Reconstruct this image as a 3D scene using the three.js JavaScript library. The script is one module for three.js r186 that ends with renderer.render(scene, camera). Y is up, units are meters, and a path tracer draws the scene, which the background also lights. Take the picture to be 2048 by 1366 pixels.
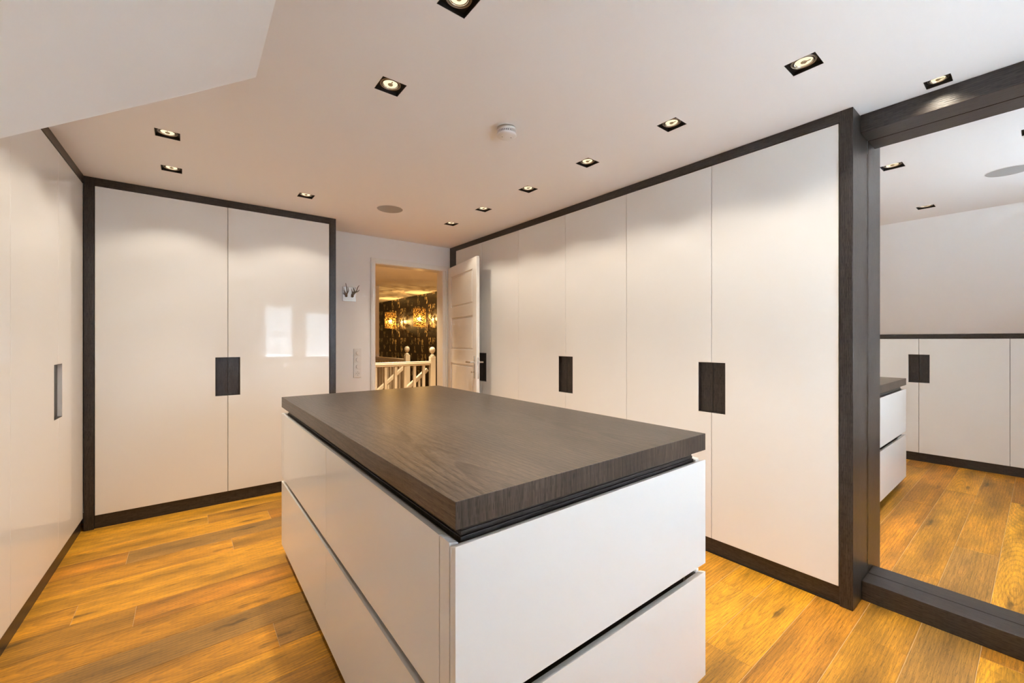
import * as THREE from 'three';
import { RoundedBoxGeometry } from 'three/addons/geometries/RoundedBoxGeometry.js';
import { mergeGeometries } from 'three/addons/utils/BufferGeometryUtils.js';

// ---------------------------------------------------------------- camera, sky, exposure
const scene = new THREE.Scene();
const FOCAL = 830, PSI = Math.atan(648 / FOCAL), EYE = 1.288, H = 2.4;
const camera = new THREE.PerspectiveCamera(2 * Math.atan(683 / FOCAL) * 180 / Math.PI, 2048 / 1366, 0.05, 100);
camera.position.set(0, EYE, 0);
camera.lookAt(Math.sin(PSI), EYE, -Math.cos(PSI));
camera.setViewOffset(2048, 1366, 0, 2, 2048, 1366);
const SKY = 14.2;
scene.background = new THREE.Color(0.70 * SKY, 0.86 * SKY, 1.0 * SKY);      // even overcast daylight outside the windows
const renderer = new THREE.WebGLRenderer({ antialias: true });
renderer.toneMapping = THREE.LinearToneMapping;
renderer.toneMappingExposure = 3.65;
renderer.shadowMap.enabled = true;
renderer.shadowMap.type = THREE.PCFSoftShadowMap;
const LAMP = new THREE.Color(1.0, 0.89, 0.72), BEAM = 1.3, SPILL = 0.36;
const AMBER = new THREE.Color(1.0, 0.56, 0.17), SCONCE = 0.55, HALL = 6.5;

// ---------------------------------------------------------------- small tools
let seed = 7;
const rnd = () => { seed = (seed * 1664525 + 1013904223) >>> 0; return seed / 4294967296; };
const hash = (x, y, s) => { let h = (x * 374761393 + y * 668265263 + s * 2147483647) | 0; h = Math.imul(h ^ (h >>> 13), 1274126177); h ^= h >>> 16; return (h >>> 0) / 4294967296; };
const mod = (a, n) => ((a % n) + n) % n;
// value noise on a lattice that repeats after px, py cells
function noise(x, y, px, py, s) {
  const xi = Math.floor(x), yi = Math.floor(y), fx = x - xi, fy = y - yi;
  const u = fx * fx * (3 - 2 * fx), v = fy * fy * (3 - 2 * fy);
  const x0 = mod(xi, px), x1 = mod(xi + 1, px), y0 = mod(yi, py), y1 = mod(yi + 1, py);
  const a = hash(x0, y0, s), b = hash(x1, y0, s), c = hash(x0, y1, s), d = hash(x1, y1, s);
  return a + (b - a) * u + (c - a) * v + (a - b - c + d) * u * v;
}
const clamp = (x, a = 0, b = 1) => Math.min(b, Math.max(a, x));
const mix = (a, b, t) => a + (b - a) * t;
const smooth = (a, b, x) => { const t = clamp((x - a) / (b - a)); return t * t * (3 - 2 * t); };

const used = {};
function numbered(name) { const n = used[name] ?? 0; used[name] = n + 1; return n ? name + '_' + String(n).padStart(3, '0') : name; }
function shade(o) { o.castShadow = true; o.receiveShadow = true; return o; }
function tag(o, label, category, group, kind) {
  if (label) o.userData.label = label;
  if (category) o.userData.category = category;
  if (group) o.userData.group = group;
  if (kind) o.userData.kind = kind;
  return o;
}
function thing(name, pos = [0, 0, 0], turn = 0) {
  const o = new THREE.Group(); o.name = numbered(name); o.position.set(...pos); o.rotation.y = turn; scene.add(o); return o;
}
function part(name, geo, mat, parent, label) {
  const g = Array.isArray(geo) ? mergeGeometries(geo.map((k) => (k.index ? k.toNonIndexed() : k))) : geo;
  const m = shade(new THREE.Mesh(g, mat)); m.name = name; parent.add(m);
  if (label) m.userData.label = label;
  return m;
}
function struct(name, geo, mat) { const m = part(numbered(name), geo, mat, scene); m.userData.kind = 'structure'; return m; }
// texture coordinates in metres from the position, u along the grain axis
function metric(geo, grain = 'z', du = 0, dv = 0) {
  const g = geo.index ? geo.toNonIndexed() : geo, p = g.attributes.position, uv = new Float32Array(p.count * 2);
  const A = new THREE.Vector3(), B = new THREE.Vector3(), C = new THREE.Vector3(), N = new THREE.Vector3();
  const ax = ['x', 'y', 'z'];
  for (let i = 0; i < p.count; i += 3) {
    A.fromBufferAttribute(p, i); B.fromBufferAttribute(p, i + 1); C.fromBufferAttribute(p, i + 2);
    N.copy(B).sub(A).cross(C.clone().sub(A));
    const n = [Math.abs(N.x), Math.abs(N.y), Math.abs(N.z)], drop = ax[n.indexOf(Math.max(...n))];
    const rest = ax.filter((a) => a !== drop);
    let U = rest[0], V = rest[1];
    if (rest.includes(grain)) { U = grain; V = rest.find((a) => a !== grain); } else if (rest.includes('y')) { U = 'y'; V = rest.find((a) => a !== 'y'); }
    [A, B, C].forEach((q, k) => { uv[(i + k) * 2] = q[U] + du; uv[(i + k) * 2 + 1] = q[V] + dv; });
  }
  g.setAttribute('uv', new THREE.BufferAttribute(uv, 2));
  return g;
}
// box from corner to corner, edges eased by r
function box(x0, x1, y0, y1, z0, z1, r = 0, grain = 'z', du = 0, dv = 0) {
  const w = x1 - x0, h = y1 - y0, d = z1 - z0;
  const g = r ? new RoundedBoxGeometry(w, h, d, 1, Math.min(r, w * 0.49, h * 0.49, d * 0.49)) : new THREE.BoxGeometry(w, h, d);
  g.translate((x0 + x1) / 2, (y0 + y1) / 2, (z0 + z1) / 2);
  return metric(g, grain, du, dv);
}
function extrude(shape, depth, bevel = 0, grain = 'y') {
  const g = new THREE.ExtrudeGeometry(shape, { depth: depth - 2 * bevel, bevelEnabled: bevel > 0, bevelSize: bevel, bevelThickness: bevel, bevelOffset: -bevel, bevelSegments: 1, curveSegments: 12 });
  if (bevel) g.translate(0, 0, bevel);
  return metric(g, grain);
}
function poly(pts) { const s = new THREE.Shape(); pts.forEach(([x, y], i) => (i ? s.lineTo(x, y) : s.moveTo(x, y))); s.closePath(); return s; }
function solid(verts, faces) {       // polygon faces over shared corners
  const P = [];
  for (const f of faces) for (let i = 1; i + 1 < f.length; i++) for (const k of [f[0], f[i], f[i + 1]]) P.push(...verts[k]);
  const g = new THREE.BufferGeometry();
  g.setAttribute('position', new THREE.Float32BufferAttribute(P, 3));
  g.computeVertexNormals();
  return metric(g, 'x');
}
function tube(pts, r0, r1, seg = 12, rad = 7) {
  const c = new THREE.CatmullRomCurve3(pts.map((p) => new THREE.Vector3(...p)));
  const g = new THREE.TubeGeometry(c, seg, 1, rad, false), p = g.attributes.position, q = new THREE.Vector3(), o = new THREE.Vector3();
  for (let i = 0; i <= seg; i++) {
    c.getPointAt(i / seg, o); const r = mix(r0, r1, i / seg);
    for (let j = 0; j <= rad; j++) { const k = i * (rad + 1) + j; q.fromBufferAttribute(p, k).sub(o).multiplyScalar(r).add(o); p.setXYZ(k, q.x, q.y, q.z); }
  }
  return g.toNonIndexed();
}
const lathe = (pts, n = 24) => new THREE.LatheGeometry(pts.map(([r, y]) => new THREE.Vector2(r, y)), n).toNonIndexed();
const disc = (r, y0, y1, n = 28) => new THREE.CylinderGeometry(r, r, y1 - y0, n).translate(0, (y0 + y1) / 2, 0).toNonIndexed();

// ---------------------------------------------------------------- textures
function texture(w, h, fn, srgb, sx, sy) {
  const d = new Uint8Array(w * h * 4);
  for (let j = 0; j < h; j++) for (let i = 0; i < w; i++) {
    const c = fn(i / w, j / h, i, j), k = (j * w + i) * 4;
    d[k] = clamp(c[0]) * 255; d[k + 1] = clamp(c[1]) * 255; d[k + 2] = clamp(c[2]) * 255; d[k + 3] = 255;
  }
  const t = new THREE.DataTexture(d, w, h);
  t.wrapS = t.wrapT = THREE.RepeatWrapping; t.magFilter = THREE.LinearFilter; t.minFilter = THREE.LinearMipmapLinearFilter; t.generateMipmaps = true;
  if (srgb) t.colorSpace = THREE.SRGBColorSpace;
  t.repeat.set(1 / sx, 1 / sy); t.needsUpdate = true;
  return t;
}
// figure of a sawn oak board: L metres along the grain (repeats), W metres across
function oak(L, W, s, cathedral, ringsPerM) {
  const vc = 0.35 + 0.3 * hash(1, 2, s), tilt = 0.012 + 0.02 * hash(3, 4, s);
  return (u, v) => {
    const x = u * L, y = v * W;
    const warp = (noise(x * 2, y * 6, Math.round(L * 2), Math.max(1, Math.round(W * 6)), s) - 0.5) * 0.022 + (noise(x * 9, y * 26, Math.round(L * 9), Math.max(1, Math.round(W * 26)), s + 1) - 0.5) * 0.006;
    const tri = Math.abs(mod(x / L + hash(5, 6, s), 1) * 2 - 1) * L;
    const dy = y - vc * W;
    const ring = cathedral ? Math.sqrt(dy * dy * 1.2 + Math.pow(0.02 + tilt * 2.2 * tri, 2)) + warp * 0.35 : y + warp * 0.5;
    const r = mod(ring * ringsPerM, 1);
    const late = smooth(0.45, 0.9, r) * (1 - smooth(0.93, 1.0, r));
    const pore = noise(x * 60, y * 1400, Math.round(L * 60), Math.round(W * 1400), s + 2);
    const pore2 = noise(x * 22, y * 500, Math.round(L * 22), Math.round(W * 500), s + 3);
    const blotch = noise(x * 1.5, y * 9, Math.max(1, Math.round(L * 1.5)), Math.max(1, Math.round(W * 9)), s + 4) * 0.6 + noise(x * 6, y * 30, Math.round(L * 6), Math.max(1, Math.round(W * 30)), s + 5) * 0.4;
    return { late, pore, pore2, blotch };
  };
}
const FL = 2.0, FW = 0.19;
const floorMats = [];
for (let i = 0; i < 6; i++) {
  const cath = i % 2 === 0, f = oak(FL, FW, 100 + i * 17, cath, cath ? 85 : 60);
  const knots = []; for (let k = 0; k < 2; k++) knots.push([hash(k, 9, 50 + i) * FL, (0.15 + 0.7 * hash(k, 10, 50 + i)) * FW, 0.15 + 0.6 * hash(k, 11, 50 + i)]);
  const tones = [[0.75, 0.51, 0.10], [0.68, 0.45, 0.10], [0.79, 0.56, 0.12], [0.58, 0.42, 0.17], [0.75, 0.52, 0.09], [0.68, 0.47, 0.11]];
  const sample = (u, v) => {
    const { late, pore, pore2, blotch } = f(u, v); let k = 0;
    for (const [kx, ky, a] of knots) {
      let dx = Math.abs(u * FL - kx); dx = Math.min(dx, FL - dx);
      const d = Math.sqrt(Math.pow(dx / 0.085, 2) + Math.pow((v * FW - ky) / 0.014, 2)) + (noise(u * 60, v * 14, 60, 14, i) - 0.5) * 0.9;
      k = Math.max(k, a * (1 - smooth(0.25, 1.25, d)));
    }
    return { late, pore, pore2, blotch, k };
  };
  const map = texture(2048, 256, (u, v) => {
    const q = sample(u, v), t = tones[i];
    const b = (0.80 + 0.42 * (q.blotch - 0.5) * 1.3 + 0.22) * (1 - 0.10 * q.late) * (1 - 0.26 * smooth(0.66, 0.95, q.pore)) * (0.88 + 0.24 * q.pore2) * (1 - 0.55 * clamp(q.k));
    const g = smooth(0.55, 0.85, q.blotch) * 0.35;
    return [t[0] * b, t[1] * b * mix(1, 0.95, g), t[2] * b * mix(1, 1.06, g)];
  }, true, FL, FW);
  const bump = texture(1024, 256, (u, v) => { const q = sample(u, v), b = 0.75 - 0.18 * q.late - 0.45 * smooth(0.62, 0.9, q.pore) + 0.2 * (q.blotch - 0.5) - 0.1 * q.k; return [b, b, b]; }, false, FL, FW);
  floorMats.push(new THREE.MeshStandardMaterial({ map, bumpMap: bump, bumpScale: 0.0006, roughness: 0.54 }));
}
const DL = 2.4, DW = 0.6;
const fd = oak(DL, DW, 900, true, 55), fd2 = oak(DL, DW, 955, false, 120);
const darkBump = texture(2048, 512, (u, v) => { const q = fd(u, v), b = 0.8 - 0.35 * q.late - 0.5 * smooth(0.55, 0.85, q.pore); return [b, b, b]; }, false, DL, DW);
const darkMap = texture(2048, 512, (u, v) => {
  const q = fd(u, v), b = (0.9 + 0.25 * (q.blotch - 0.5)) * (1 - 0.20 * q.late) * (1 - 0.35 * smooth(0.55, 0.85, q.pore)) * (0.85 + 0.3 * q.pore2);
  return [0.345 * b, 0.300 * b, 0.262 * b];
}, true, DL, DW);
const darkMap2 = texture(1024, 512, (u, v) => {
  const q = fd2(u, v), b = (0.9 + 0.2 * (q.blotch - 0.5)) * (1 - 0.2 * q.late) * (1 - 0.5 * smooth(0.55, 0.85, q.pore)) * (0.8 + 0.4 * q.pore2);
  return [0.255 * b, 0.228 * b, 0.212 * b];
}, true, DL, DW);
const darkBump2 = texture(1024, 512, (u, v) => { const q = fd2(u, v), b = 0.8 - 0.3 * q.late - 0.5 * smooth(0.55, 0.85, q.pore); return [b, b, b]; }, false, DL, DW);
const plasterBump = texture(512, 512, (u, v) => { const b = 0.5 + 0.3 * (noise(u * 64, v * 64, 64, 64, 31) - 0.5) + 0.3 * (noise(u * 200, v * 200, 200, 200, 32) - 0.5); return [b, b, b]; }, false, 1.1, 1.1);
// hall wallpaper: overlapping brown panels with ragged pale gold flecks
const WPW = 1.62, WPH = 0.78;
const wallpaperMap = texture(1024, 512, (u, v) => {
  const cx = Math.floor(u * 8), cy = Math.floor(v * 4 + hash(cx, 1, 71) * 0), h0 = hash(cx, cy, 72), h1 = hash(cx, cy, 73);
  const fu = u * 8 - cx, fv = v * 4 - cy;
  let b = 0.75 + 0.6 * h1 + 0.3 * (noise(u * 90, v * 24, 90, 24, 74) - 0.5) + 0.3 * (noise(u * 30, v * 40, 30, 40, 75) - 0.5);
  if (fu < 0.02 || fv < 0.02) b *= 0.75;
  let c = [0.105 * b, 0.076 * b, 0.050 * b];
  if (h0 > 0.42) {
    const env = smooth(0.08, 0.3, fu) * smooth(0.02, 0.25, 1 - fu) * smooth(0, 0.12, fv) * smooth(0, 0.12, 1 - fv);
    const n = noise(u * 56, v * 14, 56, 14, 76) * 0.68 + noise(u * 130, v * 50, 130, 50, 77) * 0.32;
    if (n * (0.55 + 0.45 * env) > 0.555) c = [0.66, 0.60, 0.46];
  }
  return c;
}, true, WPW, WPH);
const shadeHoles = texture(512, 512, (u, v) => { const n = noise(u * 64, v * 36, 64, 36, 81) * 0.7 + noise(u * 128, v * 72, 128, 72, 82) * 0.3; const b = n > 0.50 || v < 0.02 || v > 0.98 ? 1 : 0; return [b, b, b]; }, false, 1, 1);

// ---------------------------------------------------------------- materials
const M = {
  lacquer: new THREE.MeshPhysicalMaterial({ color: new THREE.Color().setRGB(0.84, 0.825, 0.80), roughness: 0.5, clearcoat: 0.5, clearcoatRoughness: 0.035 }),
  whiteLacquer: new THREE.MeshPhysicalMaterial({ color: new THREE.Color().setRGB(0.87, 0.87, 0.86), roughness: 0.45, clearcoat: 0.4, clearcoatRoughness: 0.05 }),
  paint: new THREE.MeshStandardMaterial({ color: new THREE.Color().setRGB(0.87, 0.86, 0.85), roughness: 0.92, bumpMap: plasterBump, bumpScale: 0.0002 }),
  ceiling: new THREE.MeshStandardMaterial({ color: new THREE.Color().setRGB(0.87, 0.85, 0.84), roughness: 0.95, bumpMap: plasterBump, bumpScale: 0.0002 }),
  gloss: new THREE.MeshPhysicalMaterial({ color: new THREE.Color().setRGB(0.86, 0.84, 0.80), roughness: 0.35, clearcoat: 0.6, clearcoatRoughness: 0.08 }),
  carcass: new THREE.MeshStandardMaterial({ color: new THREE.Color().setRGB(0.22, 0.20, 0.18), roughness: 0.8 }),
  darkOak: new THREE.MeshStandardMaterial({ map: darkMap2, bumpMap: darkBump2, bumpScale: 0.0004, roughness: 0.34 }),
  darkTop: new THREE.MeshStandardMaterial({ map: darkMap, bumpMap: darkBump, bumpScale: 0.0004, roughness: 0.36 }),
  black: new THREE.MeshStandardMaterial({ color: new THREE.Color().setRGB(0.012, 0.010, 0.009), roughness: 0.5 }),
  bronze: new THREE.MeshStandardMaterial({ color: new THREE.Color().setRGB(0.55, 0.46, 0.36), roughness: 0.3, metalness: 1 }),
  steel: new THREE.MeshStandardMaterial({ color: new THREE.Color().setRGB(0.60, 0.58, 0.55), roughness: 0.25, metalness: 1 }),
  mirror: new THREE.MeshStandardMaterial({ color: new THREE.Color().setRGB(0.95, 0.95, 0.945), roughness: 0.0, metalness: 1 }),
  glow: new THREE.MeshStandardMaterial({ color: 0x222222, roughness: 0.6, emissive: new THREE.Color(1.0, 0.80, 0.52), emissiveIntensity: 0.36 }),
  glowDim: new THREE.MeshStandardMaterial({ color: 0x666666, roughness: 0.3, emissive: new THREE.Color(1.0, 0.62, 0.22), emissiveIntensity: 0.05 }),
  bulb: new THREE.MeshStandardMaterial({ color: 0x222222, emissive: new THREE.Color(1.0, 0.70, 0.30), emissiveIntensity: 2.5 }),
  plastic: new THREE.MeshStandardMaterial({ color: new THREE.Color().setRGB(0.80, 0.78, 0.76), roughness: 0.45 }),
  grille: new THREE.MeshStandardMaterial({ color: new THREE.Color().setRGB(0.40, 0.385, 0.37), roughness: 0.85 }),
  slot: new THREE.MeshStandardMaterial({ color: new THREE.Color().setRGB(0.06, 0.055, 0.05), roughness: 0.7 }),
  glass: new THREE.MeshPhysicalMaterial({ color: 0xffffff, transmission: 1, thickness: 0, roughness: 0, ior: 1.5 }),
  slat: new THREE.MeshPhysicalMaterial({ color: new THREE.Color().setRGB(0.90, 0.91, 0.93), roughness: 1, transmission: 0.6, thickness: 0 }),
  wallpaper: new THREE.MeshStandardMaterial({ map: wallpaperMap, roughness: 0.42 }),
  shade: new THREE.MeshStandardMaterial({ color: new THREE.Color().setRGB(0.50, 0.34, 0.14), roughness: 0.35, metalness: 0.8, alphaMap: shadeHoles, alphaTest: 0.5, side: THREE.DoubleSide }),
  antler: new THREE.MeshStandardMaterial({ color: new THREE.Color().setRGB(0.16, 0.12, 0.085), roughness: 0.55 }),
  stairPaint: new THREE.MeshPhysicalMaterial({ color: new THREE.Color().setRGB(0.50, 0.47, 0.42), roughness: 0.4, clearcoat: 0.4, clearcoatRoughness: 0.1 }),
  filler: new THREE.MeshStandardMaterial({ color: new THREE.Color().setRGB(0.62, 0.42, 0.22), roughness: 0.7 }),
  ground: new THREE.MeshStandardMaterial({ color: new THREE.Color().setRGB(0.40, 0.42, 0.42), roughness: 1 }),
  hallFloor: floorMats[3],
};

// ---------------------------------------------------------------- room shell
// floor: boards run across the room in rows 0.182 m wide
const floor = thing('floor'); floor.userData.kind = 'structure';
part('subfloor', box(-1.35, 3.3, -0.10, -0.014, -4.56, 1.05, 0, 'x'), M.carcass, floor);
part('joint_filler', box(-0.715, 2.795, -0.013, -0.0016, -4.40, 0.895, 0, 'x'), M.filler, floor);
function boardGeometry(L, W, T, c, du) {       // eased upper edges, 18 triangles
  const x = L / 2, z = W / 2, v = [[-x, -T, -z], [x, -T, -z], [x, -T, z], [-x, -T, z], [-x, -c, -z], [x, -c, -z], [x, -c, z], [-x, -c, z], [-x + c, 0, -z + c], [x - c, 0, -z + c], [x - c, 0, z - c], [-x + c, 0, z - c]];
  const g = solid(v, [[8, 11, 10, 9], [4, 8, 9, 5], [5, 9, 10, 6], [6, 10, 11, 7], [7, 11, 8, 4], [0, 4, 5, 1], [1, 5, 6, 2], [2, 6, 7, 3], [3, 7, 4, 0]]);
  const p = g.attributes.position, uv = g.attributes.uv;
  for (let i = 0; i < p.count; i++) uv.setXY(i, p.getX(i) + du, p.getZ(i) + FW / 2);
  return g;
}
const ROW = 0.182, joints = { 4: 2.246, 3: 1.75, 1: 2.317, 19: 0.113, 18: 0.475, 17: -0.283, 16: 0.223, 13: -0.197, 10: 0.306, 0: -0.35, 2: 0.95 };
for (let k = -6; k <= 23; k++) {
  const z1 = -0.16 - ROW * k, z0 = Math.max(z1 - ROW, -4.555), lo = z1 < -4.0 ? 1.0 : -0.72, hi = 2.80, W = Math.min(z1, 1.0) - z0 - 0.0016;
  if (W < 0.03) continue;
  const L = 1.75 + 0.45 * rnd(), xs = []; const j0 = joints[k] ?? lo + rnd() * L;
  for (let x = j0 - 3 * L; x < hi; x += L) if (x > lo + 0.05 && x < hi - 0.05) xs.push(x);
  const cuts = [lo, ...xs, hi];
  for (let i = 0; i + 1 < cuts.length; i++) {
    const len = cuts[i + 1] - cuts[i] - 0.0014;
    const m = part('plank', boardGeometry(len, W, 0.013, 0.0012, rnd() * FL), floorMats[Math.floor(rnd() * floorMats.length)], floor);
    m.position.set((cuts[i] + cuts[i + 1]) / 2, (rnd() - 0.5) * 0.0004, (z0 + Math.min(z1, 1.0)) / 2);
  }
}
// lamp positions: [x, z, half size]
const lampSpots = [
  [0.70, -1.18], [0.70, -1.763], [0.716, -3.493], [-0.087, -2.912], [-0.084, -3.488], [-0.087, -2.335],
  [1.98, -3.478], [1.977, -2.926], [1.974, -2.336], [1.972, -1.758], [1.967, -1.181], [1.957, -0.595], [1.985, -0.02], [0.66, -0.605],
];
const smallSpot = [2.542, -0.279];
const speakerSpots = [[1.347, -3.402], [1.27, -0.14]];
// ceiling with square openings for the lamps
{
  const s = poly([[-1.35, -1.05], [3.3, -1.05], [3.3, 4.56], [-1.35, 4.56]]);      // x, -z
  const cut = (x, z, h) => { const p = new THREE.Path(); p.moveTo(x - h, -z - h); p.lineTo(x - h, -z + h); p.lineTo(x + h, -z + h); p.lineTo(x + h, -z - h); p.closePath(); s.holes.push(p); };
  for (const [x, z] of lampSpots) cut(x, z, 0.0535);
  cut(...smallSpot, 0.041);
  const g = new THREE.ExtrudeGeometry(s, { depth: 0.14, bevelEnabled: false }); g.rotateX(-Math.PI / 2); g.translate(0, H, 0);
  struct('ceiling', metric(g, 'x'), M.ceiling);
}
struct('wall_left', box(-1.35, -1.25, 0, H, -4.41, 0.9), M.paint);
struct('wall_right', box(3.15, 3.3, 0, H, -4.41, 0.9), M.paint);
struct('wall_mirror', box(2.79, 3.15, 0, H, -0.55, 0.9), M.paint);
// door wall with its opening
const DX0 = 1.575, DX1 = 2.440, DTOP = 2.125;
struct('wall_back', [box(-1.35, DX0, 0, H, -4.56, -4.41), box(DX1, 3.3, 0, H, -4.56, -4.41), box(DX0, DX1, DTOP, H, -4.56, -4.41)], M.paint);
// window wall behind the camera
const windows = [{ x0: 1.10, x1: 1.60, y0: 0.95, y1: 1.965 }, { x0: 1.80, x1: 2.285, y0: 0.94, y1: 1.865 }];
{
  const s = poly([[-1.35, 0], [3.3, 0], [3.3, H], [-1.35, H]]);
  for (const w of windows) { const p = new THREE.Path(); p.moveTo(w.x0, w.y0); p.lineTo(w.x0, w.y1); p.lineTo(w.x1, w.y1); p.lineTo(w.x1, w.y0); p.closePath(); s.holes.push(p); }
  const g = new THREE.ExtrudeGeometry(s, { depth: 0.15, bevelEnabled: false }); g.translate(0, 0, 0.9);
  struct('wall_front', metric(g, 'x'), M.paint);
}
struct('ground', box(-40, 40, -3.3, -3.2, 1.5, 80, 0, 'x'), M.ground);
// sloped plaster under the roof, above the low cabinets
{
  const pts = [[0.226, 2.4, -2.048], [0.013, 2.129, -1.78], [-0.314, 1.717, -1.363], [-0.622, 1.356, -1.436], [-0.665, 1.356, 0.9], [0.226, 2.4, 0.9]];
  const top = pts.map(([x, , z]) => [x, 2.405, z]);
  struct('wall_sloped', solid([...pts, ...top], [[0, 1, 2, 5], [2, 3, 4, 5], [6, 11, 10, 9, 8, 7], [0, 6, 7, 1], [1, 7, 8, 2], [2, 8, 9, 3], [3, 9, 10, 4], [4, 10, 11, 5], [5, 11, 6, 0]]), M.paint);
  struct('wall_knee', box(-1.25, -0.70, 1.356, 1.42, -1.42, 0.9), M.paint);
}

// ---------------------------------------------------------------- windows and blinds
windows.forEach((w, i) => {
  const t = thing('window_' + (i + 1), [0, 0, 0.98]); tag(t, null, null, null, 'structure');
  const f = 0.035, xm = (w.x0 + w.x1) / 2, ym = 1.467;
  part('window_frame', [box(w.x0, w.x0 + f, w.y0, w.y1, -0.025, 0.025, 0.003), box(w.x1 - f, w.x1, w.y0, w.y1, -0.025, 0.025, 0.003), box(w.x0 + f, w.x1 - f, w.y1 - f, w.y1, -0.025, 0.025, 0.003), box(w.x0 + f, w.x1 - f, w.y0, w.y0 + f, -0.025, 0.025, 0.003),
    box(xm - 0.013, xm + 0.013, w.y0 + f, w.y1 - f, -0.02, 0.02, 0.003), box(w.x0 + f, xm - 0.013, ym - 0.013, ym + 0.013, -0.02, 0.02, 0.003), box(xm + 0.013, w.x1 - f, ym - 0.013, ym + 0.013, -0.02, 0.02, 0.003)], M.plastic, t);
  for (const [a, b] of [[w.x0 + f, xm - 0.013], [xm + 0.013, w.x1 - f]]) for (const [c, d] of [[w.y0 + f, ym - 0.013], [ym + 0.013, w.y1 - f]]) part('pane', box(a, b, c, d, -0.003, 0.003), M.glass, t);
  part('window_sill', box(w.x0 + 0.002, w.x1 - 0.002, w.y0 + 0.001, w.y0 + 0.018, -0.14, -0.026, 0.004), M.plastic, t);
  const b = thing('window_blind', [0, 0, 0.925]);
  tag(b, i ? 'pale slatted window blind whose shorter bright reflection shows on the wardrobe door' : 'pale slatted window blind whose taller bright reflection shows on the wardrobe door', 'blind');
  part('head_rail', box(w.x0 + 0.01, w.x1 - 0.01, w.y1 - 0.035, w.y1 - 0.002, -0.018, 0.018, 0.003), M.plastic, b);
  const sg = new THREE.PlaneGeometry(w.x1 - w.x0 - 0.012, 0.042, 1, 5), sp = sg.attributes.position;      // a thin curved translucent strip
  for (let k = 0; k < sp.count; k++) sp.setZ(k, 0.005 * (1 - Math.pow(sp.getY(k) / 0.021, 2)));
  sg.rotateX(-0.55); sg.computeVertexNormals();
  for (let y = w.y1 - 0.06; y > w.y0 + 0.06; y -= 0.036) { const s = part('slat', sg, M.slat, b); s.position.set(xm, y, 0); }
  part('bottom_rail', box(w.x0 + 0.01, w.x1 - 0.01, w.y0 + 0.022, w.y0 + 0.04, -0.014, 0.014, 0.003), M.plastic, b);
});

// ---------------------------------------------------------------- fitted wardrobes (local frame: x along the wall, y up, z out of the doors)
const TALL = { y0: 0.092, y1: 2.343, g0: 0.851, g1: 1.155 }, LOW = { y0: 0.092, y1: 1.305, g0: 0.838, g1: 1.138 };
const GW = 0.080, GAP = 0.0016, DT = 0.026;
function doorLeaf(parent, u0, u1, side, k, gripped = true, lined = true) {      // side +1: grip on the edge at u1, -1: at u0
  const a = u0 + GAP, b = u1 - GAP, { y0, y1, g0, g1 } = k;
  let pts = [[a, y0], [b, y0], [b, y1], [a, y1]];
  if (gripped) pts = side > 0 ? [[a, y0], [b, y0], [b, g0], [b - GW, g0], [b - GW, g1], [b, g1], [b, y1], [a, y1]] : [[a, y0], [b, y0], [b, y1], [a, y1], [a, g1], [a + GW, g1], [a + GW, g0], [a, g0]];
  const d = part('door', extrude(poly(pts), DT, 0.001).translate(0, 0, -DT), M.lacquer, parent);
  if (!gripped) return d;
  const e0 = side > 0 ? b - GW + 0.0005 : a, e1 = side > 0 ? b : a + GW - 0.0005, z = -0.001, in0 = -0.020;
  const outer = side > 0 ? [e0, e0 + 0.003] : [e1 - 0.003, e1];
  part('grip', [box(e0, e1, g0 + 0.0005, g1 - 0.0005, -DT, in0, 0, 'y', u0 * 3.1, u1), ...(lined ? [box(outer[0], outer[1], g0 + 0.0005, g1 - 0.0005, in0, z, 0, 'y')] : []), box(e0, e1, g0 + 0.0005, g0 + 0.0035, in0, z, 0, 'x'), box(e0, e1, g1 - 0.0035, g1 - 0.0005, in0, z, 0, 'x')], M.darkOak, d, 'dark oak recessed grip');
  return d;
}
function cabinet(name, label, place, u0, um, u1, k, depth, group) {
  const c = (u0 + u1) / 2, o = place(c); const t = thing(name, o.pos, o.turn); tag(t, label, 'wardrobe', group);
  const a = u0 - c + 0.001, b = u1 - c - 0.001, m = um - c, zf = -DT - 0.002, zb = -depth;
  part('carcass', [box(a, a + 0.018, k.y0, k.y1, zb, zf), box(b - 0.018, b, k.y0, k.y1, zb, zf), box(a, b, k.y1 - 0.018, k.y1, zb, zf), box(a, b, k.y0, k.y0 + 0.018, zb, zf), box(a, b, k.y0, k.y1, zb, zb + 0.01), box(a + 0.02, b - 0.02, 0.001, k.y0, zb, -0.06)], M.carcass, t);
  doorLeaf(t, u0 - c, m, 1, k); doorLeaf(t, m, u1 - c, -1, k, true, place !== left);
  return t;
}
const back = (u) => ({ pos: [u, 0, -3.985], turn: 0 });
const right = (u) => ({ pos: [2.495, 0, u], turn: -Math.PI / 2 });
const TILT = 0.0245, lt = Math.PI / 2 - TILT;
const left = (u) => ({ pos: [-0.557 + Math.cos(lt) * u, 0, -3.985 - Math.sin(lt) * u], turn: lt });

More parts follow.
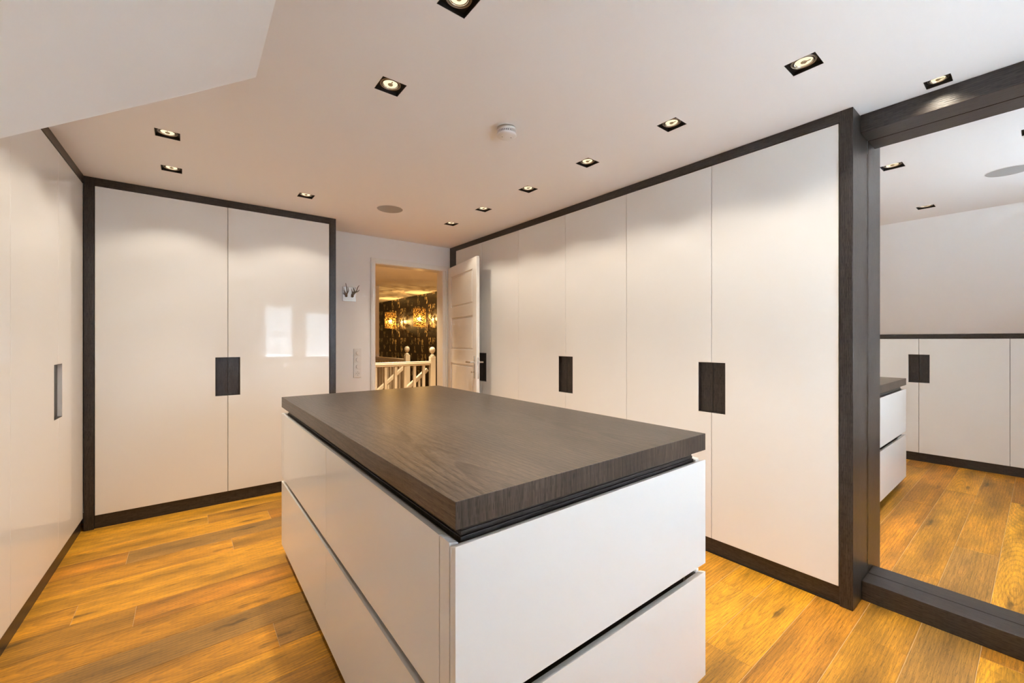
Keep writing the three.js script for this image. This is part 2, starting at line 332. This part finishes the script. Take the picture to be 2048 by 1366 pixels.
cabinet('wardrobe_cabinet', 'tall gloss cream double wardrobe on the short wall beside the doorway', back, -0.503, 0.250, 1.010, TALL, 0.40);
cabinet('wardrobe_cabinet', 'tall gloss cream double wardrobe beside the dark post and mirror', right, -1.853, -1.236, -0.612, TALL, 0.60, 'double wardrobes in the long run');
cabinet('wardrobe_cabinet', 'tall gloss cream double wardrobe in the middle of the long run', right, -3.095, -2.467, -1.853, TALL, 0.60, 'double wardrobes in the long run');
cabinet('wardrobe_cabinet', 'tall gloss cream double wardrobe half hidden behind the open white door', right, -4.272, -3.721, -3.095, TALL, 0.60, 'double wardrobes in the long run');
cabinet('wardrobe_cabinet', 'tall gloss cream wardrobe with slim grip in the room corner under the slope', left, -1.310, -0.594, -0.012, TALL, 0.55);
cabinet('wardrobe_cabinet', 'tall gloss cream wardrobe cut by the picture edge next to the corner wardrobe', left, -2.530, -1.920, -1.310, TALL, 0.55);
cabinet('low_cabinet', 'low gloss cream double cabinet seen in the mirror beside the island corner', left, -3.790, -3.167, -2.545, LOW, 0.55, 'low cabinets under the slope');
cabinet('low_cabinet', 'low gloss cream double cabinet seen in the mirror, cut by the picture edge', left, -4.870, -4.410, -3.790, LOW, 0.55, 'low cabinets under the slope');

{ // dark oak surround of the short wall wardrobe
  const t = thing('wardrobe_surround', [0.25, 0, -3.985]); tag(t, 'dark oak surround with side posts framing the two-door wardrobe by the doorway', 'frame');
  const x = -0.25;
  part('post', box(-0.555 + x, -0.505 + x, 0, H - 0.001, -0.04, 0.005, 0.0015, 'y'), M.darkOak, t);
  part('post', box(1.012 + x, 1.066 + x, 0, H - 0.001, -0.42, 0.005, 0.0015, 'y', 0.4), M.darkOak, t);
  part('top_rail', box(-0.505 + x, 1.012 + x, 2.345, H - 0.001, -0.04, 0.004, 0.0015, 'x'), M.darkOak, t);
  part('plinth', box(-0.505 + x, 1.012 + x, 0, 0.089, -0.04, -0.008, 0.001, 'x', 1.1), M.darkOak, t);
}
{ // surround of the long run
  const t = thing('wardrobe_surround', [2.495, 0, -2.44], -Math.PI / 2); tag(t, 'dark oak surround of the long wardrobe run ending at the mirror', 'frame');
  const c = 2.44;
  part('post', box(-0.609 + c, -0.557 + c, 0, H - 0.001, -0.257, 0.005, 0.0015, 'y', 0.7), M.darkOak, t);
  part('post', box(-4.407 + c, -4.275 + c, 0, H - 0.001, -0.04, 0.005, 0.0015, 'y', 0.2), M.darkOak, t);
  part('top_rail', box(-4.275 + c, -0.609 + c, 2.345, H - 0.001, -0.04, 0.004, 0.0015, 'x', 0.3), M.darkOak, t);
  part('plinth', box(-4.275 + c, -0.609 + c, 0, 0.089, -0.04, -0.010, 0.001, 'x', 1.7), M.darkOak, t);
  part('floor_strip', box(-4.275 + c, -0.609 + c, 0, 0.006, -0.010, -0.004, 0, 'x', 1.7), M.black, t);
}
{ // surround of the run under the slope
  const o = left(-1.27), t = thing('wardrobe_surround', o.pos, o.turn); tag(t, 'dark oak top rail and plinth of the corner wardrobes below the sloped plaster', 'frame');
  const c = 1.27;
  part('top_rail', box(-2.53 + c, -0.012 + c, 2.345, H - 0.001, -0.04, 0.004, 0.0015, 'x', 0.9), M.darkOak, t);
  part('plinth', box(-2.53 + c, -0.004 + c, 0, 0.089, -0.04, -0.012, 0.001, 'x', 0.5), M.darkOak, t);
  part('post', box(-2.545 + c, -2.532 + c, 0, H - 0.001, -0.55, 0.002, 0.0015, 'y'), M.darkOak, t);
  const o2 = left(-3.7), t2 = thing('wardrobe_surround', o2.pos, o2.turn); tag(t2, 'dark oak top board and plinth of the low cabinets seen in the mirror', 'frame');
  part('top_board', box(-4.88 + 3.7, -2.548 + 3.7, 1.307, 1.354, -0.55, 0.004, 0.0015, 'x', 0.9), M.darkOak, t2);
  part('plinth', box(-4.88 + 3.7, -2.548 + 3.7, 0, 0.089, -0.04, -0.012, 0.001, 'x', 0.2), M.darkOak, t2);
}

// ---------------------------------------------------------------- mirror
{
  const t = thing('wall_mirror', [2.755, 0, 0.17]); tag(t, 'full height mirror between dark oak rails beside the wardrobe run', 'mirror');
  const z0 = -0.556 - 0.17, z1 = 0.898 - 0.17;
  part('glass', box(0, 0.006, 0.02, 2.38, z0, z1), M.mirror, t);
  part('backing', box(0.007, 0.034, 0.02, 2.38, z0, z1), M.carcass, t);
  part('bottom_rail', box(-0.115, -0.003, 0, 0.095, z0, z1, 0.0015, 'z', 0.4), M.darkOak, t);
  part('top_rail', box(-0.140, -0.003, 2.311, H - 0.001, z0, z1, 0.0015, 'z', 0.8), M.darkOak, t);
}

// ---------------------------------------------------------------- drawer island
{
  const X0 = 0.441, X1 = 1.484, Z1 = -0.757, Z0 = -2.802, cx = (X0 + X1) / 2, cz = (Z0 + Z1) / 2;
  const t = thing('drawer_island', [cx, 0, cz]); tag(t, 'large white drawer island with a thick dark oak top in mid-room', 'island');
  const B = (a, b, c, d, e, f, r, g, du, dv) => box(a - cx, b - cx, c, d, e - cz, f - cz, r, g, du, dv);
  // top: grain runs along the length, upright on the end faces
  const topG = new RoundedBoxGeometry(X1 - X0, 0.060, Z1 - Z0, 1, 0.0012); topG.translate(0, 0.92, 0);
  part('worktop', metric(topG, 'z', 0.3, 0.15), M.darkTop, t);
  part('recess_frame', [B(X0 + 0.036, X1 - 0.036, 0.825, 0.8895, Z0 + 0.036, Z1 - 0.036, 0.001, 'x'), ...[[0.0265, 0.825, 0.846], [0.0295, 0.8462, 0.857], [0.0325, 0.8572, 0.868], [0.0345, 0.8682, 0.879]].map(([i, a, b]) => B(X0 + i, X1 - i, a, b, Z0 + i, Z1 - i, 0.0012, 'x'))], M.darkOak, t);
  part('carcass', B(X0 + 0.055, X1 - 0.055, 0.075, 0.838, Z0 + 0.055, Z1 - 0.055), M.slot, t);
  part('plinth', B(X0 + 0.075, X1 - 0.075, 0, 0.0745, Z0 + 0.075, Z1 - 0.075, 0.001, 'z'), M.darkOak, t);
  const rows = [[0.0715, 0.448], [0.479, 0.855]];
  // front profile with a sloping upper edge; u along the front, drawn at n = outward
  const front = (len, y0, y1) => { const T = 0.022; const s = poly([[0, y0], [0, y1], [-T, y1 - 0.006], [-T, y0]]); const g = new THREE.ExtrudeGeometry(s, { depth: len - 0.003, bevelEnabled: false }); g.translate(0, 0, 0.0015); return metric(g, 'z'); };
  for (const [y0, y1] of rows) {
    // long sides: drawers between narrow end fillers
    for (const [za, zb, name] of [[-0.757 - 0.070, -0.757 - 0.0245, 'filler'], [-1.790, -0.827, 'drawer'], [-2.732, -1.790, 'drawer'], [Z0 + 0.0245, -2.732, 'filler']]) {
      const lo = Math.min(za, zb), hi = Math.max(za, zb), g = front(hi - lo, y0, y1);
      const m1 = g.clone(); m1.translate(X1 - cx, 0, lo - cz); part(name, m1, M.whiteLacquer, t);
      const m2 = g.clone(); m2.rotateY(Math.PI); m2.translate(X0 - cx, 0, hi - cz); part(name, m2, M.whiteLacquer, t);
    }
    // short ends
    const e = front(X1 - X0 + 0.003, y0, y1);
    const e1 = e.clone(); e1.rotateY(-Math.PI / 2); e1.translate(X1 + 0.0015 - cx, 0, Z1 - cz); part('end_panel', e1, M.whiteLacquer, t);
    const e2 = e.clone(); e2.rotateY(Math.PI / 2); e2.translate(X0 - 0.0015 - cx, 0, Z0 - cz); part('end_panel', e2, M.whiteLacquer, t);
  }
}

// ---------------------------------------------------------------- recessed ceiling lamps
function spots(parent, y, scale, dirx = 0, dirz = 0) {
  for (const [a, pen, i] of [[0.50, 1, BEAM], [1.10, 0.22, SPILL]]) {
    const l = new THREE.SpotLight(LAMP, i * scale, 0, a, pen, 2);
    l.position.set(0, y, 0); l.target.position.set(dirx, y - 1, dirz); l.castShadow = true; l.shadow.radius = 1.6;
    parent.add(l, l.target);
  }
}
function downlight(x, z, h, label, group, scale = 1, dir = [0, 0]) {
  const t = thing('ceiling_lamp', [x, H, z]); tag(t, label, 'ceiling lamp', group);
  const k = h / 0.0535, e = h - 0.0006;
  part('housing', [box(-e, e, 0.016, 0.05, -e, e), box(-e, -e + 0.0015, 0.0005, 0.016, -e, e), box(e - 0.0015, e, 0.0005, 0.016, -e, e), box(-e, e, 0.0005, 0.016, -e, -e + 0.0015), box(-e, e, 0.0005, 0.016, e - 0.0015, e)], M.black, t);
  const ring = (R, r, y) => new THREE.TorusGeometry(R * k, r * k, 6, 32).rotateX(Math.PI / 2).translate(0, y, 0).toNonIndexed();
  part('gimbal_ring', [ring(0.0425, 0.0013, 0.0110), ring(0.0382, 0.0011, 0.0110)], M.bronze, t);
  const rf = part('reflector', lathe([[0.0335, 0.0095], [0.0345, 0.0115], [0.0335, 0.0158], [0.0, 0.0159]].map(([a, b]) => [a * k, b]), 28), M.steel, t);
  part('lamp_face', lathe([[0, 0.0105], [0.016 * k, 0.0107], [0.0285 * k, 0.0118], [0.0300 * k, 0.0150], [0, 0.0152]], 28), M.glow, rf);
  part('cap', [lathe([[0, 0.0070], [0.0090 * k, 0.0072], [0.0112 * k, 0.0105], [0, 0.0106]], 16), box(-0.0022 * k, 0.0022 * k, 0.0084, 0.0104, 0.004, 0.024 * k)], M.glowDim, t);
  spots(t, 0.004, scale, ...dir);
  return t;
}
const lampLabels = [
  ['square black ceiling lamp cut by the upper picture edge', null],
  ['square black ceiling lamp second in line above the island', null],
  ['square black ceiling lamp above the wardrobe beside the doorway', null],
  ['square black ceiling lamp nearer the sloped plaster above the corner wardrobe', null],
  ['square black ceiling lamp nearest the room corner above the wardrobes', null],
  ['square black ceiling lamp hidden behind the sloped plaster', null],
  ['square black ceiling lamp closest to the doorway in the wardrobe line', 'ceiling lamps along the long wardrobe run'],
  ['square black ceiling lamp second from the doorway in the wardrobe line', 'ceiling lamps along the long wardrobe run'],
  ['square black ceiling lamp third from the doorway in the wardrobe line', 'ceiling lamps along the long wardrobe run'],
  ['square black ceiling lamp fourth from the doorway in the wardrobe line', 'ceiling lamps along the long wardrobe run'],
  ['square black ceiling lamp fifth from the doorway in the wardrobe line', 'ceiling lamps along the long wardrobe run'],
  ['square black ceiling lamp sixth from the doorway, before the mirror, largest of its line', 'ceiling lamps along the long wardrobe run'],
  ['square black ceiling lamp seen only in the mirror at the picture edge', null],
  ['square black ceiling lamp seen only in the mirror near the sloped plaster', null],
];
lampSpots.forEach(([x, z], i) => downlight(x, z, 0.0535, ...lampLabels[i]));
downlight(...smallSpot, 0.041, 'small bright square ceiling lamp right above the mirror rail', null, 0.5);

// ---------------------------------------------------------------- ceiling speakers and smoke detector
speakerSpots.forEach(([x, z], i) => {
  const t = thing('ceiling_speaker', [x, H, z]); tag(t, i ? 'round grey ceiling speaker seen only in the mirror' : 'round grey ceiling speaker flush above the doorway end', 'speaker');
  part('grille', lathe([[0, -0.004], [0.100, -0.0035], [0.104, -0.0005], [0, -0.0004]], 40), M.grille, t);
  part('rim', new THREE.TorusGeometry(0.1055, 0.0022, 6, 48).rotateX(Math.PI / 2).translate(0, -0.001, 0).toNonIndexed(), M.plastic, t);
});
{
  const t = thing('smoke_detector', [1.318, H, -1.735]); tag(t, 'round white smoke detector on the ceiling between the lamp lines', 'smoke detector');
  part('base', lathe([[0, -0.0005], [0.050, -0.0005], [0.051, -0.016], [0.048, -0.019], [0, -0.019]], 36), M.plastic, t);
  part('vent_core', disc(0.044, -0.031, -0.019, 36), M.slot, t);
  const ribs = []; for (let i = 0; i < 30; i++) { const a = i / 30 * Math.PI * 2; ribs.push(new THREE.BoxGeometry(0.003, 0.012, 0.005).translate(0.046, -0.025, 0).rotateY(a)); }
  part('vent_rib', ribs, M.plastic, t);
  part('cover', lathe([[0, -0.047], [0.030, -0.046], [0.047, -0.041], [0.052, -0.036], [0.051, -0.031], [0, -0.031]], 36), M.plastic, t);
  part('indicator', [new THREE.BoxGeometry(0.006, 0.0015, 0.003).translate(0.020, -0.0462, 0.012), new THREE.BoxGeometry(0.004, 0.0015, 0.003).translate(-0.022, -0.0462, -0.008)], M.slot, t);
}

// ---------------------------------------------------------------- doorway and open door leaf
{
  const t = thing('door_1', [(DX0 + DX1) / 2, 0, -4.41]); t.userData.kind = 'structure';
  const c = (DX0 + DX1) / 2, B = (a, b, y0, y1, z0, z1, r = 0.002) => box(a - c, b - c, y0, y1, z0, z1, r, 'y');
  part('door_frame', [B(DX0 + 0.001, DX0 + 0.006, 0, DTOP - 0.001, -0.148, 0), B(DX1 - 0.045, DX1 - 0.001, 0, DTOP - 0.001, -0.148, 0), B(DX0 + 0.006, DX1 - 0.045, DTOP - 0.012, DTOP - 0.001, -0.148, 0)], M.gloss, t);
  part('architrave', [B(DX0 - 0.042, DX0 + 0.004, 0, 2.172, 0.0005, 0.016), B(DX1 - 0.010, 2.483, 0, 2.172, 0.0005, 0.016), B(DX0 + 0.004, DX1 - 0.010, 2.116, 2.172, 0.0005, 0.016), B(DX0 - 0.030, DX0 - 0.004, 0, 2.160, 0.0165, 0.020), B(DX0 - 0.004, DX1 - 0.01, 2.132, 2.160, 0.0165, 0.020)], M.gloss, t);
  // leaf swung into the room; local x runs from the hinge to the lock edge, z out of the face seen
  const leaf = new THREE.Group(); leaf.name = 'leaf'; t.add(leaf); leaf.position.set(2.452 - c, 0, 0.028); 
  leaf.rotation.y = -Math.PI / 2 - 0.176;
  const W = 0.862, Y = 2.146, T = 0.040;
  // slab with recessed fields
  const fields = [[0.10, 0.76, 0.16, 1.03], [0.10, 0.76, 1.19, 1.55], [0.10, 0.76, 1.67, 2.03]];
  const s = poly([[0, 0.008], [W, 0.008], [W, Y], [0, Y]]);
  for (const [a, b, y0, y1] of fields) { const p = new THREE.Path(); p.moveTo(a, y0); p.lineTo(a, y1); p.lineTo(b, y1); p.lineTo(b, y0); p.closePath(); s.holes.push(p); }
  const slab = part('door_slab', [extrude(s, 0.010, 0.002).translate(0, 0, -0.010), box(0, W, 0.008, Y, -0.030, -0.010), box(0.012, W - 0.012, 0.008, Y - 0.012, -T, -0.030)], M.gloss, leaf);
  for (const [a, b, y0, y1] of fields) part('field_panel', extrude(poly([[a + 0.02, y0 + 0.02], [b - 0.02, y0 + 0.02], [b - 0.02, y1 - 0.02], [a + 0.02, y1 - 0.02]]), 0.007, 0.004).translate(0, 0, -0.010), M.gloss, leaf);
  const lever = (z, d) => [box(W - 0.052, W - 0.032, 0.90, 1.13, Math.min(z, z + d * 0.008), Math.max(z, z + d * 0.008), 0.003), new THREE.CylinderGeometry(0.009, 0.009, 0.04, 14).rotateX(Math.PI / 2).translate(W - 0.042, 1.065, z + d * 0.026).toNonIndexed(), box(W - 0.165, W - 0.034, 1.056, 1.074, Math.min(z + d * 0.040, z + d * 0.054), Math.max(z + d * 0.040, z + d * 0.054), 0.004)];
  part('handle', lever(0.0005, 1), M.steel, leaf, 'satin metal lever handle');
  part('handle', lever(-T - 0.0005, -1), M.steel, leaf, 'satin metal lever handle');
  part('key', [new THREE.CylinderGeometry(0.004, 0.004, 0.03, 10).rotateX(Math.PI / 2).translate(W - 0.042, 0.965, 0.022).toNonIndexed(), box(W - 0.056, W - 0.034, 0.958, 0.976, 0.034, 0.037, 0.001)], M.steel, leaf);
  part('lock_plate', [box(W, W + 0.0015, 0.90, 1.12, -0.027, -0.013), box(W, W + 0.009, 1.045, 1.075, -0.025, -0.015)], M.steel, leaf);
  void slab;
}

// ---------------------------------------------------------------- wall fittings beside the doorway
{
  const t = thing('antler_hook', [1.310, 1.765, -4.41]); tag(t, 'small antler coat hook on a polished metal plate by the doorway', 'hook');
  part('plate', box(-0.066, 0.066, -0.075, 0.075, 0.0005, 0.009, 0.002), M.steel, t);
  const L = (pts, a, b) => tube(pts, a, b);
  part('antler', [L([[-0.032, -0.020, 0.009], [-0.034, 0.000, 0.045], [-0.040, 0.045, 0.060], [-0.048, 0.105, 0.050]], 0.0085, 0.003), L([[-0.034, 0.000, 0.045], [-0.026, 0.030, 0.070], [-0.036, 0.062, 0.080]], 0.006, 0.002), L([[-0.033, -0.010, 0.030], [-0.052, 0.010, 0.050], [-0.064, 0.030, 0.052]], 0.006, 0.0025), lathe([[0, 0], [0.013, 0], [0.012, 0.010], [0.008, 0.014], [0, 0.014]], 12).rotateX(Math.PI / 2).translate(-0.032, -0.020, 0.009)], M.antler, t);
  part('antler', [L([[0.030, -0.020, 0.009], [0.034, 0.000, 0.040], [0.056, 0.030, 0.060], [0.064, 0.060, 0.060], [0.086, 0.092, 0.050]], 0.0085, 0.0025), L([[0.050, 0.020, 0.055], [0.066, 0.026, 0.070], [0.082, 0.044, 0.070]], 0.006, 0.003), L([[0.031, -0.010, 0.025], [0.040, 0.025, 0.045], [0.030, 0.064, 0.040]], 0.007, 0.003), lathe([[0, 0], [0.013, 0], [0.012, 0.010], [0.008, 0.014], [0, 0.014]], 12).rotateX(Math.PI / 2).translate(0.030, -0.020, 0.009)], M.antler, t);
}
{
  const t = thing('switch_panel', [1.394, 1.052, -4.41]); tag(t, 'white four-gang switch strip with dimmers and a socket by the doorway', 'switch');
  part('cover_frame', box(-0.040, 0.040, -0.150, 0.150, 0.0005, 0.010, 0.003), M.plastic, t);
  for (const y of [0.107, 0.036, -0.036]) { const p = part('insert', box(-0.028, 0.028, y - 0.028, y + 0.028, 0.0102, 0.0135, 0.001), M.plastic, t); part('dimmer_knob', new THREE.CylinderGeometry(0.019, 0.020, 0.014, 28).rotateX(Math.PI / 2).translate(0, y, 0.0205).toNonIndexed(), M.plastic, p); }
  const so = part('socket', [box(-0.028, 0.028, -0.135, -0.079, 0.0102, 0.0125, 0.001), new THREE.TorusGeometry(0.0205, 0.0025, 8, 28).translate(0, -0.107, 0.0125).toNonIndexed()], M.plastic, t);
  part('contact_hole', [new THREE.CylinderGeometry(0.0030, 0.0030, 0.002, 12).rotateX(Math.PI / 2).translate(-0.009, -0.107, 0.0130).toNonIndexed(), new THREE.CylinderGeometry(0.0030, 0.0030, 0.002, 12).rotateX(Math.PI / 2).translate(0.009, -0.107, 0.0130).toNonIndexed(), box(-0.003, 0.003, -0.126, -0.121, 0.0125, 0.0140), box(-0.003, 0.003, -0.093, -0.088, 0.0125, 0.0140)], M.slot, so);
}

// ---------------------------------------------------------------- stair hall beyond the doorway
const HX = 4.444;
struct('floor_hall', [box(0.4, HX, -0.20, 0, -5.98, -4.56, 0, 'x'), box(3.02, HX, -0.20, 0, -6.86, -5.98, 0, 'x'), box(0.4, 1.0, -0.20, 0, -6.86, -5.98, 0, 'x'), box(0.4, HX, -0.20, 0, -13.2, -6.86, 0, 'x')], M.hallFloor);
struct('ceiling_hall', box(0.3, HX + 0.1, H, H + 0.14, -13.3, -4.56, 0, 'x'), M.ceiling);
struct('wall_hall_papered', box(HX, HX + 0.12, -2.4, H, -13.2, -4.41, 0, 'z'), M.wallpaper);
struct('wall_hall_pier', [box(0.4, 3.08, -2.4, H, -8.51, -8.36), box(2.95, 3.08, 0, H, -13.2, -8.51)], M.paint);
struct('wall_hall_front', box(3.3, HX, 0, H, -4.56, -4.41), M.paint);
struct('wall_hall_end', box(3.08, HX, 0, H, -13.3, -13.2), M.paint);
struct('wall_hall_side', box(0.3, 0.4, -2.4, H, -8.36, -4.56), M.paint);
struct('wall_stairwell', [box(0.4, 3.1, -2.4, -0.2, -5.98, -5.9), box(0.4, 3.1, -2.4, -0.2, -6.94, -6.86), box(0.3, 3.16, -2.5, -2.4, -6.94, -5.9), box(3.04, 3.16, -2.4, -0.2, -6.86, -5.98), box(0.3, 0.42, -2.4, -0.2, -6.86, -5.98)], M.paint);
{
  const t = thing('staircase', [3.0, 0, -6.42]); tag(t, 'white stair flight dropping behind the balustrade in the hall', 'stairs');
  for (let i = 0; i < 9; i++) { part('tread', box(-0.23 * (i + 1), -0.23 * i + 0.02, -0.19 * (i + 1) - 0.03, -0.19 * (i + 1), -0.42, 0.42, 0.004, 'z'), M.hallFloor, t); part('riser', box(-0.23 * i - 0.015, -0.23 * i - 0.001, -0.19 * (i + 1) , -0.19 * i - 0.031, -0.42, 0.42), M.stairPaint, t); }
}
function newel(parent, x, z) {
  const n = part('newel_post', [box(x - 0.042, x + 0.042, 0.001, 1.035, z - 0.042, z + 0.042, 0.006), box(x - 0.046, x + 0.046, 0.02, 0.20, z - 0.046, z + 0.046, 0.004)], M.stairPaint, parent);
  part('ball_finial', lathe([[0, 0], [0.040, 0], [0.036, 0.018], [0.018, 0.034], [0.017, 0.046], [0.030, 0.058], [0.042, 0.080], [0.046, 0.105], [0.040, 0.130], [0.024, 0.147], [0, 0.152]], 20).translate(x, 1.035, z), M.stairPaint, n);
}
{
  const t = thing('stair_balustrade', [2.4, 0, -5.95]); tag(t, 'white landing balustrade nearest the doorway with a ball-topped newel', 'balustrade');
  newel(t, 3.045 - 2.4, 0);
  part('handrail', [box(0.9 - 2.4, 3.003 - 2.4, 0.90, 0.965, -0.030, 0.030, 0.008, 'x'), box(0.9 - 2.4, 3.003 - 2.4, 0.925, 0.94, -0.036, 0.036, 0.004, 'x')], M.stairPaint, t);
  part('base_rail', box(0.9 - 2.4, 3.003 - 2.4, 0.06, 0.11, -0.025, 0.025, 0.004, 'x'), M.stairPaint, t);
  for (let x = 2.895; x > 0.95; x -= 0.152) part('baluster', box(x - 0.0205 - 2.4, x + 0.0205 - 2.4, 0.11, 0.90, -0.02, 0.02, 0.003), M.stairPaint, t);
}
{
  const t = thing('stair_balustrade', [3.0, 0, -7.6]); tag(t, 'white landing balustrade deeper in the hall running towards the pier', 'balustrade');
  newel(t, 0.005, 0.78);
  part('handrail', box(-0.030, 0.030, 0.90, 0.965, -0.755, 0.738, 0.008, 'z'), M.stairPaint, t);
  part('base_rail', box(-0.025, 0.025, 0.06, 0.11, -0.755, 0.738, 0.004, 'z'), M.stairPaint, t);
  for (let z = 0.60; z > -0.74; z -= 0.14) part('baluster', box(-0.02, 0.02, 0.11, 0.90, z - 0.02, z + 0.02, 0.003), M.stairPaint, t);
}
for (const [x, z, label] of [[3.0, -6.035, 'white sloping stair handrail meeting the newel nearest the doorway'], [2.940, -6.80, 'white sloping stair handrail meeting the deeper newel']]) {
  const t = thing('stair_handrail', [x, 0.83, z]); tag(t, label, 'handrail');
  const a = Math.atan2(0.19, 0.23), L = 1.9;
  part('rail', metric(new RoundedBoxGeometry(L, 0.062, 0.055, 2, 0.012).translate(-L / 2, 0, 0).rotateZ(a), 'x'), M.stairPaint, t);
  for (let i = 1; i < 10; i++) { const dx = -0.14 * i, y = dx * 0.826; part('baluster', box(dx - 0.017, dx + 0.017, y - 0.80, y - 0.02, -0.017, 0.017, 0.003), M.stairPaint, t); }
}
for (const [z, label] of [[-8.93, 'pierced gold drum wall lamp nearer the doorway in the hall'], [-10.69, 'pierced gold drum wall lamp deeper in the hall']]) {
  const t = thing('wall_lamp', [HX, 1.83, z]); tag(t, label, 'wall lamp', 'pierced wall lamps in the hall');
  part('wall_plate', box(-0.014, -0.0005, -0.32, -0.16, -0.05, 0.05, 0.003), M.bronze, t);
  part('arm', [box(-0.20, -0.012, -0.235, -0.215, -0.010, 0.010, 0.002), new THREE.CylinderGeometry(0.010, 0.010, 0.16, 10).translate(-0.20, -0.15, 0).toNonIndexed()], M.bronze, t);
  const sh = new THREE.CylinderGeometry(0.142, 0.142, 0.42, 48, 1, true).translate(-0.20, 0, 0);
  part('lamp_shade', sh, M.shade, t);
  part('bulb', new THREE.SphereGeometry(0.034, 18, 12).translate(-0.20, -0.035, 0), M.bulb, t);
  const p = new THREE.PointLight(AMBER, SCONCE, 0, 2); p.position.set(-0.20, -0.035, 0); p.castShadow = true; p.shadow.radius = 0.4; t.add(p);
}
[[2.864, -6.01, 'tiny recessed lamp glowing on the hall ceiling above the door lintel'], [2.25, -5.78, 'tiny recessed lamp on the hall ceiling beside the door jamb'], [3.75, -6.9, 'tiny recessed lamp on the hall ceiling nearer the papered wall'], [2.25, -5.05, 'tiny recessed lamp on the hall ceiling hidden behind the door lintel'], [3.75, -5.3, 'tiny recessed lamp on the hall ceiling hidden behind the open door']].forEach(([x, z, label]) => {
  const t = thing('hall_ceiling_lamp', [x, H, z]); tag(t, label, 'ceiling lamp');
  part('rim', new THREE.TorusGeometry(0.040, 0.006, 8, 28).rotateX(Math.PI / 2).translate(0, -0.004, 0).toNonIndexed(), M.steel, t);
  part('lamp_face', lathe([[0, -0.006], [0.030, -0.005], [0.034, -0.0005], [0, -0.0004]], 24), M.glow, t);
  const l = new THREE.SpotLight(new THREE.Color(1.0, 0.72, 0.40), HALL, 0, 0.75, 0.6, 2); l.position.set(0, -0.012, 0); l.target.position.set(0, -1, 0); l.castShadow = true; t.add(l, l.target);
});

renderer.render(scene, camera);
